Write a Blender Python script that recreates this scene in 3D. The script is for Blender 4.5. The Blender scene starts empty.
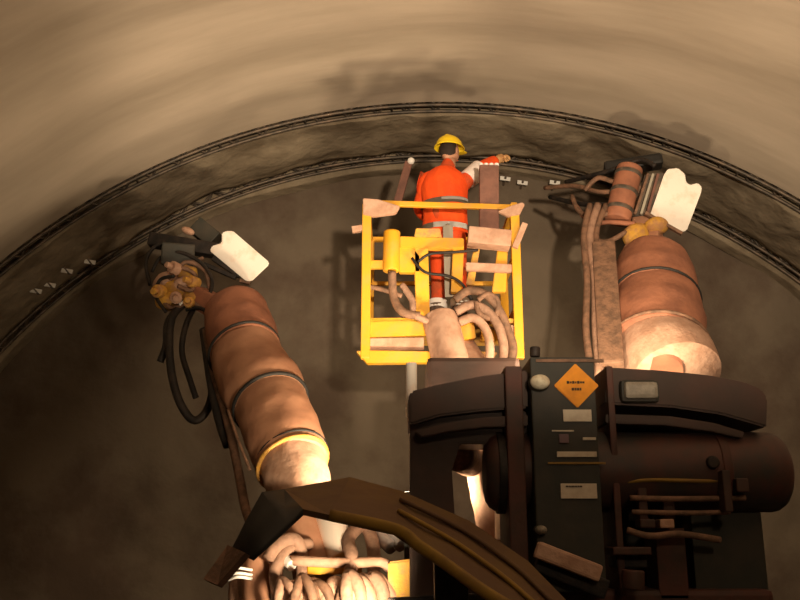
import bpy, bmesh, math, random
from mathutils import Vector, Matrix, noise, Quaternion
random.seed(7)
sc = bpy.context.scene
COL = sc.collection
PI = math.pi
# ------------------------------------------------------------------ camera frame
FPX, EYE, PITCH = 900.0, 1.7, math.radians(15)
CT, ST = math.cos(PITCH), math.sin(PITCH)
def W(u, v, Y):
    """point of the world on the plane y = Y seen at photo pixel (u, v)"""
    a, b = (u-400)/FPX, (300-v)/FPX
    dy, dz = CT - b*ST, ST + b*CT
    k = Y/dy
    return Vector((a*k, Y, EYE + dz*k))
def PX(n, v, Y):
    """n photo pixels at height v, depth Y, in metres"""
    b = (300-v)/FPX
    return n/FPX * Y/(CT - b*ST)
# ------------------------------------------------------------------ materials
MATS = {}
def mat(name, col, rough=.7, metal=0., dirt=None, dirt_amt=.5, scale=6., bump=.15, coords='Object', stretch=None, detail=6, lo=.42, hi=.62, bdist=.02, spec=.3):
    m = bpy.data.materials.new(name); m.use_nodes = True
    nt = m.node_tree; N = nt.nodes; L = nt.links
    bs = N['Principled BSDF']
    bs.inputs['Roughness'].default_value = rough
    bs.inputs['Metallic'].default_value = metal
    bs.inputs['Specular IOR Level'].default_value = spec
    tc = N.new('ShaderNodeTexCoord'); mp = N.new('ShaderNodeMapping')
    L.new(tc.outputs[coords], mp.inputs[0])
    if stretch: mp.inputs['Scale'].default_value = stretch
    nz = N.new('ShaderNodeTexNoise'); nz.inputs['Scale'].default_value = scale
    nz.inputs['Detail'].default_value = detail; nz.inputs['Roughness'].default_value = .6
    L.new(mp.outputs[0], nz.inputs['Vector'])
    if dirt is not None:
        rp = N.new('ShaderNodeValToRGB')
        rp.color_ramp.elements[0].position = lo; rp.color_ramp.elements[1].position = hi
        rp.color_ramp.elements[0].color = (*col, 1)
        d = [c*(1-dirt_amt)+e*dirt_amt for c, e in zip(col, dirt)]
        rp.color_ramp.elements[1].color = (*d, 1)
        L.new(nz.outputs[0], rp.inputs[0]); L.new(rp.outputs[0], bs.inputs['Base Color'])
    else:
        bs.inputs['Base Color'].default_value = (*col, 1)
    if bump:
        n2 = N.new('ShaderNodeTexNoise'); n2.inputs['Scale'].default_value = scale*3.1; n2.inputs['Detail'].default_value = 5
        L.new(mp.outputs[0], n2.inputs['Vector'])
        bp = N.new('ShaderNodeBump'); bp.inputs['Strength'].default_value = bump; bp.inputs['Distance'].default_value = bdist
        L.new(n2.outputs[0], bp.inputs['Height']); L.new(bp.outputs[0], bs.inputs['Normal'])
    MATS[name] = m
    return m
DUST = (.36, .22, .15)
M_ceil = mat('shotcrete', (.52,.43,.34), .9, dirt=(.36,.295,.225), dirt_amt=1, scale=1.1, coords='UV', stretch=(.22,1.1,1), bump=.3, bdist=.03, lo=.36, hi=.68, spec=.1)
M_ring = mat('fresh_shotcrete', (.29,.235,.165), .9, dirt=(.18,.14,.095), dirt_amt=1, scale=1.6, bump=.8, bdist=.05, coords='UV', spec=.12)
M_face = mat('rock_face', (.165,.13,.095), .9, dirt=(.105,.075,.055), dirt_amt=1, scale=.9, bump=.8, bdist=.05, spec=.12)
M_floor = mat('wet_mud', (.10,.08,.06), .6, dirt=(.05,.04,.03), dirt_amt=1, scale=2, bump=.6, bdist=.05)
M_steel = mat('dull_steel', (.10,.085,.07), .55, .5, dirt=(.25,.18,.13), dirt_amt=.7, scale=9)
M_yellow = mat('yellow_paint', (.66,.32,.018), .5, dirt=(.45,.26,.10), dirt_amt=.55, scale=8, bump=.12, lo=.45, hi=.75)
M_yelmud = mat('muddy_yellow', (.60,.32,.05), .7, dirt=(.38,.19,.10), dirt_amt=.8, scale=11, bump=.4)
M_mud = mat('dusty_pink_steel', (.50,.31,.22), .75, dirt=(.36,.20,.13), dirt_amt=.8, scale=8, bump=.35)
M_sleeve = mat('sleeve_leather', (.46,.235,.14), .62, dirt=(.36,.17,.10), dirt_amt=.8, scale=4, bump=.3, spec=.4)
M_sleeve2 = mat('sleeve_red_brown', (.34,.14,.08), .65, dirt=(.22,.09,.055), dirt_amt=.8, scale=4, bump=.35)
M_strap = mat('black_strap', (.02,.018,.016), .6, bump=0)
M_rubber = mat('black_rubber', (.014,.012,.011), .6, dirt=(.05,.033,.025), dirt_amt=.5, scale=10, bump=.2)
M_hose = mat('dusty_hose', (.36,.215,.15), .7, dirt=(.22,.13,.09), dirt_amt=.8, scale=14, bump=.3)
M_hoseb = mat('brown_hose', (.22,.12,.075), .7, dirt=(.10,.06,.04), dirt_amt=.8, scale=14, bump=.3)
M_body = mat('dark_green_panel', (.030,.030,.024), .6, dirt=(.06,.045,.032), dirt_amt=.5, scale=5, bump=.1)
M_red = mat('red_brown_steel', (.085,.030,.021), .6, dirt=(.045,.028,.02), dirt_amt=.8, scale=5, bump=.2)
M_hood = mat('grime_hood', (.045,.027,.02), .6, dirt=(.07,.032,.022), dirt_amt=.7, scale=3, bump=.2)
M_tank = mat('tank_grime', (.042,.036,.032), .5, dirt=(.10,.036,.026), dirt_amt=.8, scale=3.2, bump=.12)
M_canopy = mat('canopy_brown', (.10,.052,.026), .65, dirt=(.14,.08,.026), dirt_amt=.7, scale=3, bump=.2)
M_canedge = mat('canopy_ochre', (.26,.15,.022), .6, dirt=(.16,.085,.026), dirt_amt=.7, scale=5, bump=.2)
M_white = mat('white_plate', (.86,.80,.72), .5, dirt=(.75,.52,.38), dirt_amt=.6, scale=9, bump=.1, lo=.5, hi=.72)
M_wlab = mat('label_white', (.62,.54,.42), .6, dirt=(.50,.40,.30), dirt_amt=.8, scale=14, bump=0)
M_lab2 = mat('label_violet', (.16,.10,.11), .6, bump=0)
M_ink = mat('ink', (.05,.03,.015), .7, bump=0)
M_sign = mat('sign_amber', (.80,.30,.008), .6, dirt=(.62,.22,.01), dirt_amt=.8, scale=10, bump=0)
M_lens = mat('lamp_lens', (.72,.66,.50), .25, dirt=(.5,.42,.3), dirt_amt=.8, scale=30, bump=.2)
M_lens2 = mat('reflector_lens', (.22,.19,.15), .35, dirt=(.32,.28,.22), dirt_amt=.8, scale=25, bump=.2)
M_chrome = mat('bright_rod', (.85,.75,.66), .28, .35, bump=0)
M_grey = mat('pale_grey_hose', (.50,.46,.46), .6, dirt=(.4,.3,.25), dirt_amt=.6, scale=10, bump=.2)
M_wood = mat('brown_post', (.20,.095,.07), .75, dirt=(.13,.065,.05), dirt_amt=.8, scale=8, bump=.3)
M_vest = mat('hi_vis_orange', (.95,.10,.012), .75, dirt=(.80,.07,.01), dirt_amt=.7, scale=6, bump=.3, bdist=.03)
M_trous = mat('hi_vis_trousers', (.75,.075,.012), .8, dirt=(.35,.08,.03), dirt_amt=.8, scale=6, bump=.3, bdist=.03)
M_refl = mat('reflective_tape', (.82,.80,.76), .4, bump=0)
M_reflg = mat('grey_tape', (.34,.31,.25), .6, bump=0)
M_skin = mat('skin', (.42,.22,.14), .6, bump=0)
M_helmet = mat('yellow_helmet', (.88,.62,.02), .35, bump=0)
M_glove = mat('tan_glove', (.55,.31,.13), .8, dirt=(.40,.2,.09), dirt_amt=.6, scale=20, bump=.2)
M_boot = mat('muddy_boot', (.06,.045,.035), .8, dirt=(.2,.13,.09), dirt_amt=.7, scale=15, bump=.2)
M_hair = mat('dark_hair', (.03,.02,.015), .8, bump=.2)
M_white2 = mat('white_sleeve', (.80,.70,.66), .75, bump=.1)
def emis(name, col, s):
    m = bpy.data.materials.new(name); m.use_nodes = True
    b = m.node_tree.nodes['Principled BSDF']
    b.inputs['Base Color'].default_value = (*col, 1)
    b.inputs['Emission Color'].default_value = (*col, 1); b.inputs['Emission Strength'].default_value = s
    return m
M_glow = emis('lamp_glow', (1,.80,.55), 6)
# ------------------------------------------------------------------ mesh building
WL = {}
class MB:
    def __init__(s): s.bm = bmesh.new()
    def box(s, c, size, rot=None, bev=0.):
        c = Vector(c); t = bmesh.new()
        bmesh.ops.create_cube(t, size=1)
        bmesh.ops.scale(t, vec=size, verts=t.verts)
        if bev: bmesh.ops.bevel(t, geom=t.edges[:], offset=bev, segments=2, affect='EDGES', profile=.6)
        if rot is not None:
            if not isinstance(rot, Matrix): rot = Quaternion(rot).to_matrix() if len(rot) == 4 else (Matrix.Rotation(rot[2],3,'Z') @ Matrix.Rotation(rot[1],3,'Y') @ Matrix.Rotation(rot[0],3,'X'))
            bmesh.ops.transform(t, matrix=rot.to_4x4(), verts=t.verts)
        bmesh.ops.translate(t, vec=c, verts=t.verts)
        s.merge(t); return s
    def beam(s, a, b, w, h, bev=0., up=(0,0,1)):
        """box from a to b, w across, h along up"""
        a, b = Vector(a), Vector(b); d = b-a; y = d.normalized(); up = Vector(up)
        x = y.cross(up)
        if x.length < 1e-4: x = y.cross(Vector((1,0,0)))
        x.normalize(); z = x.cross(y)
        R = Matrix((x, y, z)).transposed()
        return s.box((a+b)/2, (w, d.length, h), R, bev)
    def merge(s, t):
        me = bpy.data.meshes.new('t'); t.to_mesh(me); t.free(); s.bm.from_mesh(me); bpy.data.meshes.remove(me)
    def prism(s, pts, ext, bev=0.):
        t = bmesh.new(); ext = Vector(ext)
        vs = [t.verts.new(p) for p in pts]; f = t.faces.new(vs)
        r = bmesh.ops.extrude_face_region(t, geom=[f])
        bmesh.ops.translate(t, vec=ext, verts=[e for e in r['geom'] if isinstance(e, bmesh.types.BMVert)])
        if bev: bmesh.ops.bevel(t, geom=t.edges[:], offset=bev, segments=2, affect='EDGES')
        bmesh.ops.recalc_face_normals(t, faces=t.faces)
        s.merge(t); return s
    def tube(s, pts, r, n=10, smooth_path=True, sub=6, flat=1., caps=True, wob=0.):
        pts = [Vector(p) for p in pts]
        rs = r if isinstance(r, (list, tuple)) else [r]*len(pts)
        if smooth_path and len(pts) > 2:
            P, R = [], []
            for i in range(len(pts)-1):
                p0, p1, p2, p3 = pts[max(i-1,0)], pts[i], pts[i+1], pts[min(i+2,len(pts)-1)]
                for k in range(sub):
                    t = k/sub
                    P.append(.5*((2*p1)+(p2-p0)*t+(2*p0-5*p1+4*p2-p3)*t*t+(3*p1-p0-3*p2+p3)*t**3))
                    R.append(rs[i]*(1-t)+rs[i+1]*t)
            P.append(pts[-1]); R.append(rs[-1])
        else: P, R = pts, list(rs)
        T = [((P[min(i+1,len(P)-1)]-P[max(i-1,0)]).normalized()) for i in range(len(P))]
        u = T[0].orthogonal().normalized() if abs(T[0].y) > .9 or abs(T[0].dot(Vector((0,1,0)))) > .95 else (Vector((0,1,0))-T[0]*T[0].y).normalized()
        rings = []; bm = s.bm
        for i, p in enumerate(P):
            u = (u - T[i]*u.dot(T[i])).normalized(); w = T[i].cross(u)
            ring = []
            for k in range(n):
                a = 2*PI*k/n; rr = R[i]
                q = p + (u*math.cos(a)*flat + w*math.sin(a))*rr
                if wob: q = q + (q-p).normalized()*wob*noise.noise(q*7)
                ring.append(bm.verts.new(q))
            rings.append(ring)
        fs = []
        for a, b in zip(rings, rings[1:]):
            for k in range(n): fs.append(bm.faces.new((a[k], a[(k+1)%n], b[(k+1)%n], b[k])))
        if caps: fs.append(bm.faces.new(rings[0][::-1])); fs.append(bm.faces.new(rings[-1]))
        for f in fs: f.smooth = True
        return s
    def cyl(s, a, b, r, n=24, bev=0.):
        a, b = Vector(a), Vector(b); d = (b-a).normalized(); L = (b-a).length
        prof = [(0, r-bev)] if bev else [(0, r)]
        if bev:
            prof = [(bev*(1-math.cos(t)), r-bev+bev*math.sin(t)) for t in [PI/8*k for k in range(5)]]
            prof = prof + [(L-x, q) for x, q in prof[::-1]]
        else: prof = [(0,r),(L,r)]
        u = d.orthogonal().normalized(); w = d.cross(u); rings = []
        for x, q in prof: rings.append([s.bm.verts.new(a + d*x + (u*math.cos(2*PI*k/n)+w*math.sin(2*PI*k/n))*q) for k in range(n)])
        for A, B in zip(rings, rings[1:]):
            for k in range(n): f = s.bm.faces.new((A[k], A[(k+1)%n], B[(k+1)%n], B[k])); f.smooth = True
        s.bm.faces.new(rings[0][::-1]); s.bm.faces.new(rings[-1]); return s
    def ball(s, c, r, scale=(1,1,1), rot=None, seg=16, wob=0.):
        t = bmesh.new(); bmesh.ops.create_uvsphere(t, u_segments=seg, v_segments=seg//2+2, radius=r)
        bmesh.ops.scale(t, vec=scale, verts=t.verts)
        if wob:
            for v in t.verts: v.co *= 1+wob*noise.noise(v.co/r*1.5+Vector(c)*3)
        if rot is not None: bmesh.ops.transform(t, matrix=(Matrix.Rotation(rot[2],4,'Z')@Matrix.Rotation(rot[1],4,'Y')@Matrix.Rotation(rot[0],4,'X')), verts=t.verts)
        bmesh.ops.translate(t, vec=Vector(c), verts=t.verts)
        for f in t.faces: f.smooth = True
        s.merge(t); return s
    def build(s, name, m, parent=None, label=None):
        bm = s.bm
        bmesh.ops.recalc_face_normals(bm, faces=bm.faces)
        lo = Vector([min(v.co[i] for v in bm.verts) for i in range(3)]); hi = Vector([max(v.co[i] for v in bm.verts) for i in range(3)])
        c = (lo+hi)/2
        bmesh.ops.translate(bm, vec=-c, verts=bm.verts)
        me = bpy.data.meshes.new(name); bm.to_mesh(me); bm.free()
        me.materials.append(m)
        o = bpy.data.objects.new(name, me); COL.objects.link(o); o.location = c
        WL[o.name] = c.copy()
        if parent is not None:
            o.parent = parent; o.matrix_parent_inverse = Matrix.Translation(-WL[parent.name])
        if label: o['label'] = label
        return o
def empty(name, loc, label, cat, group=None):
    o = bpy.data.objects.new(name, None); COL.objects.link(o); o.location = loc; WL[o.name] = Vector(loc)
    o.empty_display_size = .2
    tag(o, label, cat, group); return o
def tag(o, label, cat, group=None):
    o['label'] = label; o['category'] = cat
    if group: o['group'] = group
    return o
# ------------------------------------------------------------------ tunnel shell
def circ(p, q, r):
    ax, ay, bx, by, cx, cy = *p, *q, *r
    d = 2*(ax*(by-cy)+bx*(cy-ay)+cx*(ay-by))
    ux = ((ax*ax+ay*ay)*(by-cy)+(bx*bx+by*by)*(cy-ay)+(cx*cx+cy*cy)*(ay-by))/d
    uy = ((ax*ax+ay*ay)*(cx-bx)+(bx*bx+by*by)*(ax-cx)+(cx*cx+cy*cy)*(bx-ax))/d
    return ux, uy, math.hypot(ax-ux, ay-uy)
YG1, YG2, YF = 9.0, 10.35, 10.65
p = [W(*t, YG1) for t in ((0,268),(440,106),(800,205))]
CX, CZ, R = circ(*[(q.x, q.z) for q in p])
print('tunnel', CX, CZ, R)
A0 = math.asin(max(-1, min(1, (0-CZ)/R)))      # polar angle where the circle meets the floor
def arc(a, y, r): return Vector((CX+r*math.cos(a), y, CZ+r*math.sin(a)))
def shell(name, a0, a1, ylist, rfun, m, na):
    bm = bmesh.new(); uv = bm.loops.layers.uv.new('UVMap')
    g = [[bm.verts.new(arc(a0+(a1-a0)*i/na, y, rfun(a0+(a1-a0)*i/na, y, k))) for i in range(na+1)] for k, y in enumerate(ylist)]
    for k in range(len(ylist)-1):
        for i in range(na):
            f = bm.faces.new((g[k][i], g[k][i+1], g[k+1][i+1], g[k+1][i])); f.smooth = True
            for lp, (kk, ii) in zip(f.loops, ((k,i),(k,i+1),(k+1,i+1),(k+1,i))):
                lp[uv].uv = ((a0+(a1-a0)*ii/na)*R, ylist[kk])
    me = bpy.data.meshes.new(name); bm.to_mesh(me); bm.free(); me.materials.append(m)
    o = bpy.data.objects.new(name, me); COL.objects.link(o); o['kind'] = 'structure'
    return o
def lining(a, y, k):
    n = noise.noise(Vector((a*R*.22, y*1.1, 0)))*.09 + noise.noise(Vector((a*R*.9, y*1.8, 5)))*.035
    return R + n*min(1, max(0, (YG1-.1-y)/.6))
ys = [-10+.6*k for k in range(20)] + [2+.16*k for k in range(43)] + [8.90]
SPL = math.radians(14)
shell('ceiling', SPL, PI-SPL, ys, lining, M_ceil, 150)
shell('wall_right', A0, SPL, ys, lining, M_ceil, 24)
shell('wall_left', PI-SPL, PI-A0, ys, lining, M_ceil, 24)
yr = [8.90, 8.905, 9.13, 9.14] + [9.17+.055*k for k in range(19)] + [10.22, 10.23, 10.50, 10.51, 10.56, 10.75]
def ringr(a, y, k):
    if 8.902 < y < 9.135 or 10.225 < y < 10.505: return R+.20
    if y < 8.902: return R
    if y > 10.505: return R-.04+.05*noise.noise(Vector((a*R*.8, y, 9)))
    return R - .02 + .09*noise.noise(Vector((a*R*1.3, y*1.6, 2)))+.03*noise.noise(Vector((a*R*4, y*4, 2)))
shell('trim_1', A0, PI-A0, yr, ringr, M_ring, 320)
# the face of the tunnel
bm = bmesh.new(); NR, NA = 60, 180
rows = []
for i in range(NR+1):
    rr = (R+.3)*i/NR; row = []
    for k in range(NA+1):
        a = A0-.04+(PI-2*A0+.08)*k/NA
        q = Vector((CX+rr*math.cos(a), 0, CZ+rr*math.sin(a)))
        d = .16*noise.noise(Vector((q.x*.45, q.z*.5, 3)))+.07*noise.noise(Vector((q.x*1.6, q.z*1.6, 7)))+.025*noise.noise(Vector((q.x*5, q.z*5, 1)))
        row.append(bm.verts.new((q.x, YF+.12+d, q.z)))
    rows.append(row)
for i in range(NR):
    for k in range(NA):
        try:
            f = bm.faces.new((rows[i][k], rows[i][k+1], rows[i+1][k+1], rows[i+1][k])); f.smooth = True
        except ValueError: pass
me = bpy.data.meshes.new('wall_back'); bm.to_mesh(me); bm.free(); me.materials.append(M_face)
o = bpy.data.objects.new('wall_back', me); COL.objects.link(o); o['kind'] = 'structure'
# ground
bm = bmesh.new(); nx, ny = 70, 90
g = [[bm.verts.new((CX-6.9+13.8*i/nx, -10+20.8*k/ny, .05*noise.noise(Vector((i*.35, k*.35, 0)))-.05)) for i in range(nx+1)] for k in range(ny+1)]
for k in range(ny):
    for i in range(nx): bm.faces.new((g[k][i], g[k][i+1], g[k+1][i+1], g[k+1][i])).smooth = True
me = bpy.data.meshes.new('floor'); bm.to_mesh(me); bm.free(); me.materials.append(M_floor)
o = bpy.data.objects.new('floor', me); COL.objects.link(o); o['kind'] = 'structure'
# ------------------------------------------------------------------ lattice girders
def girder(yc, label):
    t = empty('lattice_girder', (CX, yc, CZ+R), label, 'steel arch', 'lattice girders')
    N = 150; a0, a1 = A0+.02, PI-A0-.02
    def pth(r, y): return [arc(a0+(a1-a0)*i/N, y, r) for i in range(N+1)]
    for r, dy in ((R-.015, -.075), (R-.015, .075), (R+.13, 0)):
        MB().tube(pth(r, yc+dy), .019, 6, smooth_path=False).build('chord_bar', M_steel, t)
    z = MB(); n = int((a1-a0)*R/.16)
    for s_ in (-1, 1):
        pts = []
        for i in range(n+1):
            a = a0+(a1-a0)*i/n
            pts.append(arc(a, yc+(s_*.075 if i % 2 else 0), (R-.01) if i % 2 else R+.125))
        for p0, p1 in zip(pts, pts[1:]): z.tube([p0, p1], .014, 5, smooth_path=False)
    for i in range(0, n+1, 6):
        a = a0+(a1-a0)*i/n
        z.tube([arc(a, yc-.075, R-.01), arc(a, yc+.075, R-.01)], .010, 5, smooth_path=False)
    z.build('lacing', M_steel, t)
    return t
girder(9.015, 'lattice steel arch girder at the edge of the pale lined ceiling')
girder(10.36, 'lattice steel arch girder close against the dark tunnel face, beyond the first one')
# small bright bolt plates by the inner girder
bolts = [(36,291,'lowest of the pale bolt plates at far left under the inner arch'),
         (50,285,'second lowest pale bolt plate at far left under the inner arch'),
         (67,271,'second highest pale bolt plate at left under the inner arch'),
         (90,262,'highest pale bolt plate on the left, nearest the left boom head'),
         (504,183,'pale bolt plate just right of the worker\'s outstretched hand'),
         (521,187,'pale bolt plate between the worker\'s hand and the right boom hoses'),
         (553,187,'pale bolt plate nearest the right boom hoses, right of the worker')]
for u, v, lab in bolts:
    yb = 9.2 if u < 400 else 10.62
    while yb < 10.60 and math.hypot(W(u,v,yb).x-CX, W(u,v,yb).z-CZ) < R-.09: yb += .02
    c = W(u, v, yb)+(Vector((0,.14,0)) if u < 400 else Vector((0,0,0)))
    q = c-Vector((0,.14,0)); rad = Vector((q.x-CX, 0, q.z-CZ)).normalized() if u < 400 else Vector((0,1,0))
    t = empty('rock_bolt', c, lab, 'bolt', 'rock bolt plates by the inner girder')
    MB().box(c-Vector((0,.14,0)), (.13,.02,.05), (0,.15,0), .004).build('face_plate', M_refl, t)
    MB().cyl(q+rad*.4, q-rad*.05, .014, 10).build('rod', M_steel, t)
# ------------------------------------------------------------------ THE JUMBO
rig = empty('drilling_jumbo', (1.3, 6.6, 0), 'large muddy tunnel drilling rig with leather-sleeved booms, yellow basket and dark rear engine body', 'drilling rig')
YH = 5.0           # rear face of the machine
# chassis and wheels (below the picture, they carry the machine)
MB().box((1.25, 7.0, 1.05), (1.5, 3.6, .45), None, .04).box((1.25,5.5,1.25),(1.5,.9,.4),None,.03).build('chassis', M_red, rig)
for sx in (-1, 1):
    for y in (5.9, 8.2):
        c = Vector((1.25+sx*1.0, y, .53)); w = MB(); a = c-Vector((.2,0,0)); b = c+Vector((.2,0,0))
        w.cyl(a, b, .56, 36, .08)
        for k in range(24):
            an = 2*PI*k/24
            w.box(c+Vector((0, .565*math.cos(an), .565*math.sin(an))), (.38,.07,.03), (an-PI/2,0,0))
        tw = w.build('wheel', M_rubber, rig)
        MB().cyl(c-Vector((.215,0,0)), c+Vector((.215,0,0)), .28, 24, .02).build('hub', M_yelmud, tw)
# arched rear hood
def px_poly(pts, Y): return [W(u, v, Y) for u, v in pts]
top = [(408,400),(412,392),(440,384),(480,375),(530,368),(600,367),(660,369),(710,374),(745,381),(762,388),(768,397)]
lft = px_poly([(408,398),(411,391),(440,384),(480,376),(528,370),(528,408),(480,411),(440,416),(414,424),(409,424)], YH)
hood = MB().prism(lft, (0,.62,0), .012).build('hood_cover', M_hood, rig)
rgt = px_poly([(606,367),(660,370),(710,375),(745,382),(762,389),(768,398),(767,428),(755,424),(720,414),(670,407),(606,404)], YH)
MB().prism(rgt, (0,.62,0), .012).build('hood_cover', M_hood, rig)
# slim lip under the hood slots
MB().prism(px_poly([(415,431),(445,423),(485,417),(528,415),(528,426),(485,427),(450,431),(422,437)], YH-.01), (0,.5,0), .005).build('hood_lip', M_hood, rig)
MB().prism(px_poly([(606,414),(670,416),(715,423),(745,432),(742,438),(710,431),(665,425),(606,423)], YH-.01), (0,.5,0), .005).build('hood_lip', M_hood, rig)
# dark inside behind the slots and behind the tank
MB().prism(px_poly([(612,400),(700,405),(752,418),(752,440),(700,455),(700,520),(690,592),(612,592)], YH+.45), (0,.3,0)).build('rear_bulkhead', M_body, rig)
lb = px_poly([(410,420),(470,414),(528,411),(528,450),(512,450),(500,444),(460,444),(452,470),(455,520),(470,560),(480,600),(410,600)], YH+.10)
MB().prism(lb, (0,.35,0), .008).build('side_panel', M_hood, rig)
# brown uprights both sides of the panel
def rectbox(u0, v0, u1, v1, Y, dep, m, name, par=rig, bev=.008, label=None):
    a, b = W(u0, v0, Y), W(u1, v1, Y)
    return MB().box(((a.x+b.x)/2, Y+dep/2, (a.z+b.z)/2), (abs(b.x-a.x), dep, abs(a.z-b.z)), None, bev).build(name, m, par, label)
rectbox(505, 366, 530, 596, YH-.06, .5, M_red, 'upright')
rectbox(606, 366, 627, 596, YH-.03, .45, M_red, 'upright')
# service panel
pan = rectbox(530, 357, 607, 592, YH-.10, .45, M_body, 'service_panel')
PY = YH-.10
rectbox(536, 359, 604, 362, PY-.012, .02, M_hoseb, 'trim_strip', pan, .002)
rectbox(548, 462, 606, 464.2, PY-.008, .015, M_canedge, 'trim_strip', pan, .002)
rectbox(552, 430, 574, 431.5, PY-.006, .01, M_wlab, 'trim_strip', pan, .001)
c = W(576.5, 385.5, PY-.012); h = PX(22.5, 385, PY)
sg = MB().prism([c+Vector((0,0,h*1.0)), c+Vector((h,0,0)), c-Vector((0,0,h*1.0)), c-Vector((h,0,0))], (0,.012,0), .004).build('warning_sign', M_sign, pan, 'amber diamond sign with two short dark lines of lettering')
# unreadable smeared lettering, two lines
tx = MB(); x = 567.
for w_, g_ in ((2.4,.7),(1.6,.6),(2.2,.6),(1.4,.7),(2.4,.6),(1.8,.5),(2.0,.5)):
    a = W(x, 382.2, PY-.02); tx.box(a+Vector((PX(w_/2,382,PY),.005,0)), (PX(w_,382,PY), .008, PX(1.8+.8*(w_>2),382,PY))); x += w_+g_
x = 572.
for w_, g_ in ((2.2,.7),(1.6,.6),(2.2,.6),(1.5,.6)):
    a = W(x, 389, PY-.02); tx.box(a+Vector((PX(w_/2,389,PY),.005,0)), (PX(w_,389,PY), .008, PX(2.4,389,PY))); x += w_+g_
tx.build('lettering', M_ink, pan)
rectbox(563, 409.5, 592, 421.5, PY-.010, .015, M_wlab, 'label_plate', pan, .002)
rectbox(559, 434, 569, 443, PY-.010, .015, M_lab2, 'label_plate', pan, .002)
rectbox(583, 437.3, 596, 440, PY-.010, .015, M_wlab, 'label_plate', pan, .002)
rectbox(557, 451.5, 597, 457, PY-.010, .015, M_wlab, 'label_plate', pan, .002)
rectbox(560.5, 483.5, 597.5, 498.5, PY-.010, .015, M_wlab, 'label_plate', pan, .002)
# lettering line at the top of the lowest plate
tx = MB(); x = 566.
for w_, g_ in ((2.5,.7),(1.8,.6),(3,.6),(2,.7),(1.6,.6),(2.2,.6)):
    a = W(x, 486.3, PY-.016); tx.box(a+Vector((PX(w_/2,486,PY),.004,0)), (PX(w_,486,PY), .006, PX(1.3,486,PY))); x += w_+g_
tx.build('lettering', M_ink, pan)
# lamps on the rear
def lamp(u, v, ru, rv, Y, par, m, name, d=.07):
    c = W(u, v, Y); rx, rz = PX(ru, v, Y), PX(rv, v, Y)
    hs = MB().ball(c+Vector((0,d*.6,0)), 1, (rx*1.12, d*.8, rz*1.15)).build(name, M_body, par)
    MB().ball(c, 1, (rx, d*.7, rz)).build('lens', m, hs)
lamp(540, 382, 10, 7.5, PY-.05, pan, M_lens, 'tail_lamp')
lamp(541, 530, 6, 4.5, PY-.03, pan, M_lens2, 'tail_lamp')
a = W(640, 391, YH-.04)
hs = MB().box(a+Vector((0,.02,0)), (PX(39,391,YH), .07, PX(23,391,YH)), None, .03).build('reverse_light', M_body, rig)
MB().box(a-Vector((0,.02,0)), (PX(33,391,YH), .05, PX(17,391,YH)), None, .022).build('lens', M_lens2, hs)
# little mast on top and the short dark top step
MB().cyl(W(535,357,YH+.1), W(535,347,YH+.1), .03, 12, .008).build('breather_cap', M_rubber, rig)
MB().box(W(470,364,6.2)-Vector((0,0,.18)), (.62,.6,.34), None, .03).build('engine_top', M_hood, rig)
# white post left of the hood
wa, wb = W(411.5, 394, 5.35), W(411.5, 363, 5.35)
MB().cyl(wa-Vector((0,0,.14)), wb, .033, 16, .008).build('marker_post', M_white, rig, 'short white post standing at the left end of the dark hood')
# tank
ta, tb = W(484, 473, YH+.18), W(783, 473, YH+.18)
tb.z = ta.z = W(640, 472, YH+.18).z
tank = MB().cyl(ta, tb, PX(40, 473, YH+.1), 40, .09).build('hydraulic_tank', M_tank, rig)
for u in (715, 500):
    c = W(u, 472, YH+.18); c.z = ta.z
    MB().cyl(c-Vector((.025,0,0)), c+Vector((.025,0,0)), PX(41.5,473,YH+.1), 40, .005).build('tank_band', M_red if u > 600 else M_rubber, tank)
c = W(714, 462, YH-.07); MB().cyl(c, c+Vector((0,.06,0)), .035, 14, .01).build('drain_plug', M_rubber, tank)
# piping and brackets beneath the tank
def pipe(pts, r, m, name='pipe', par=rig): return MB().tube([W(*q) for q in pts], r, 10).build(name, m, par)
pipe([(627,482,YH-.02),(650,480,YH-.03),(700,481,YH-.03),(755,480,YH)], .012, M_canedge)
pipe([(630,498,YH-.02),(680,499,YH-.03),(745,498,YH)], .016, M_hoseb)
pipe([(632,512,YH-.02),(690,513,YH-.03),(730,512,YH)], .014, M_hoseb)
pipe([(627,530,YH-.02),(650,536,YH-.05),(680,534,YH-.05),(720,540,YH)], .018, M_hoseb)
rectbox(637, 476, 649, 520, YH-.02, .25, M_red, 'bracket')
rectbox(662, 486, 676, 520, YH+.02, .25, M_hood, 'bracket')
rectbox(722, 470, 734, 512, YH-.11, .1, M_hood, 'bracket')
rectbox(736, 478, 750, 492, YH-.09, .1, M_hood, 'bracket')
rectbox(640, 519, 656, 528, YH-.05, .12, M_red, 'bracket')
rectbox(660, 519, 675, 528, YH-.05, .12, M_mud, 'bracket')
rectbox(613, 547, 652, 555, YH-.10, .2, M_red, 'bumper_step')
rectbox(616, 556, 648, 568, YH-.02, .2, M_rubber, 'tow_block')
MB().cyl(W(633,590,YH-.12), W(633,570,YH-.12), PX(11,580,YH), 20, .01).build('tow_pin', M_red, rig)
rectbox(655, 528, 690, 600, YH+.05, .25, M_red, 'lower_panel')
rectbox(690, 512, 770, 600, YH+.15, .25, M_body, 'lower_panel')
# pale slanting guard bar at the bottom of the panel
MB().beam(W(536,549,YH-.22), W(600,574,YH-.20), .07, .085, .015).build('guard_bar', M_mud, rig)
MB().beam(W(536,561,YH-.15), W(606,590,YH-.13), .07, .10, .01).build('guard_bar', M_rubber, rig)
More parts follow.
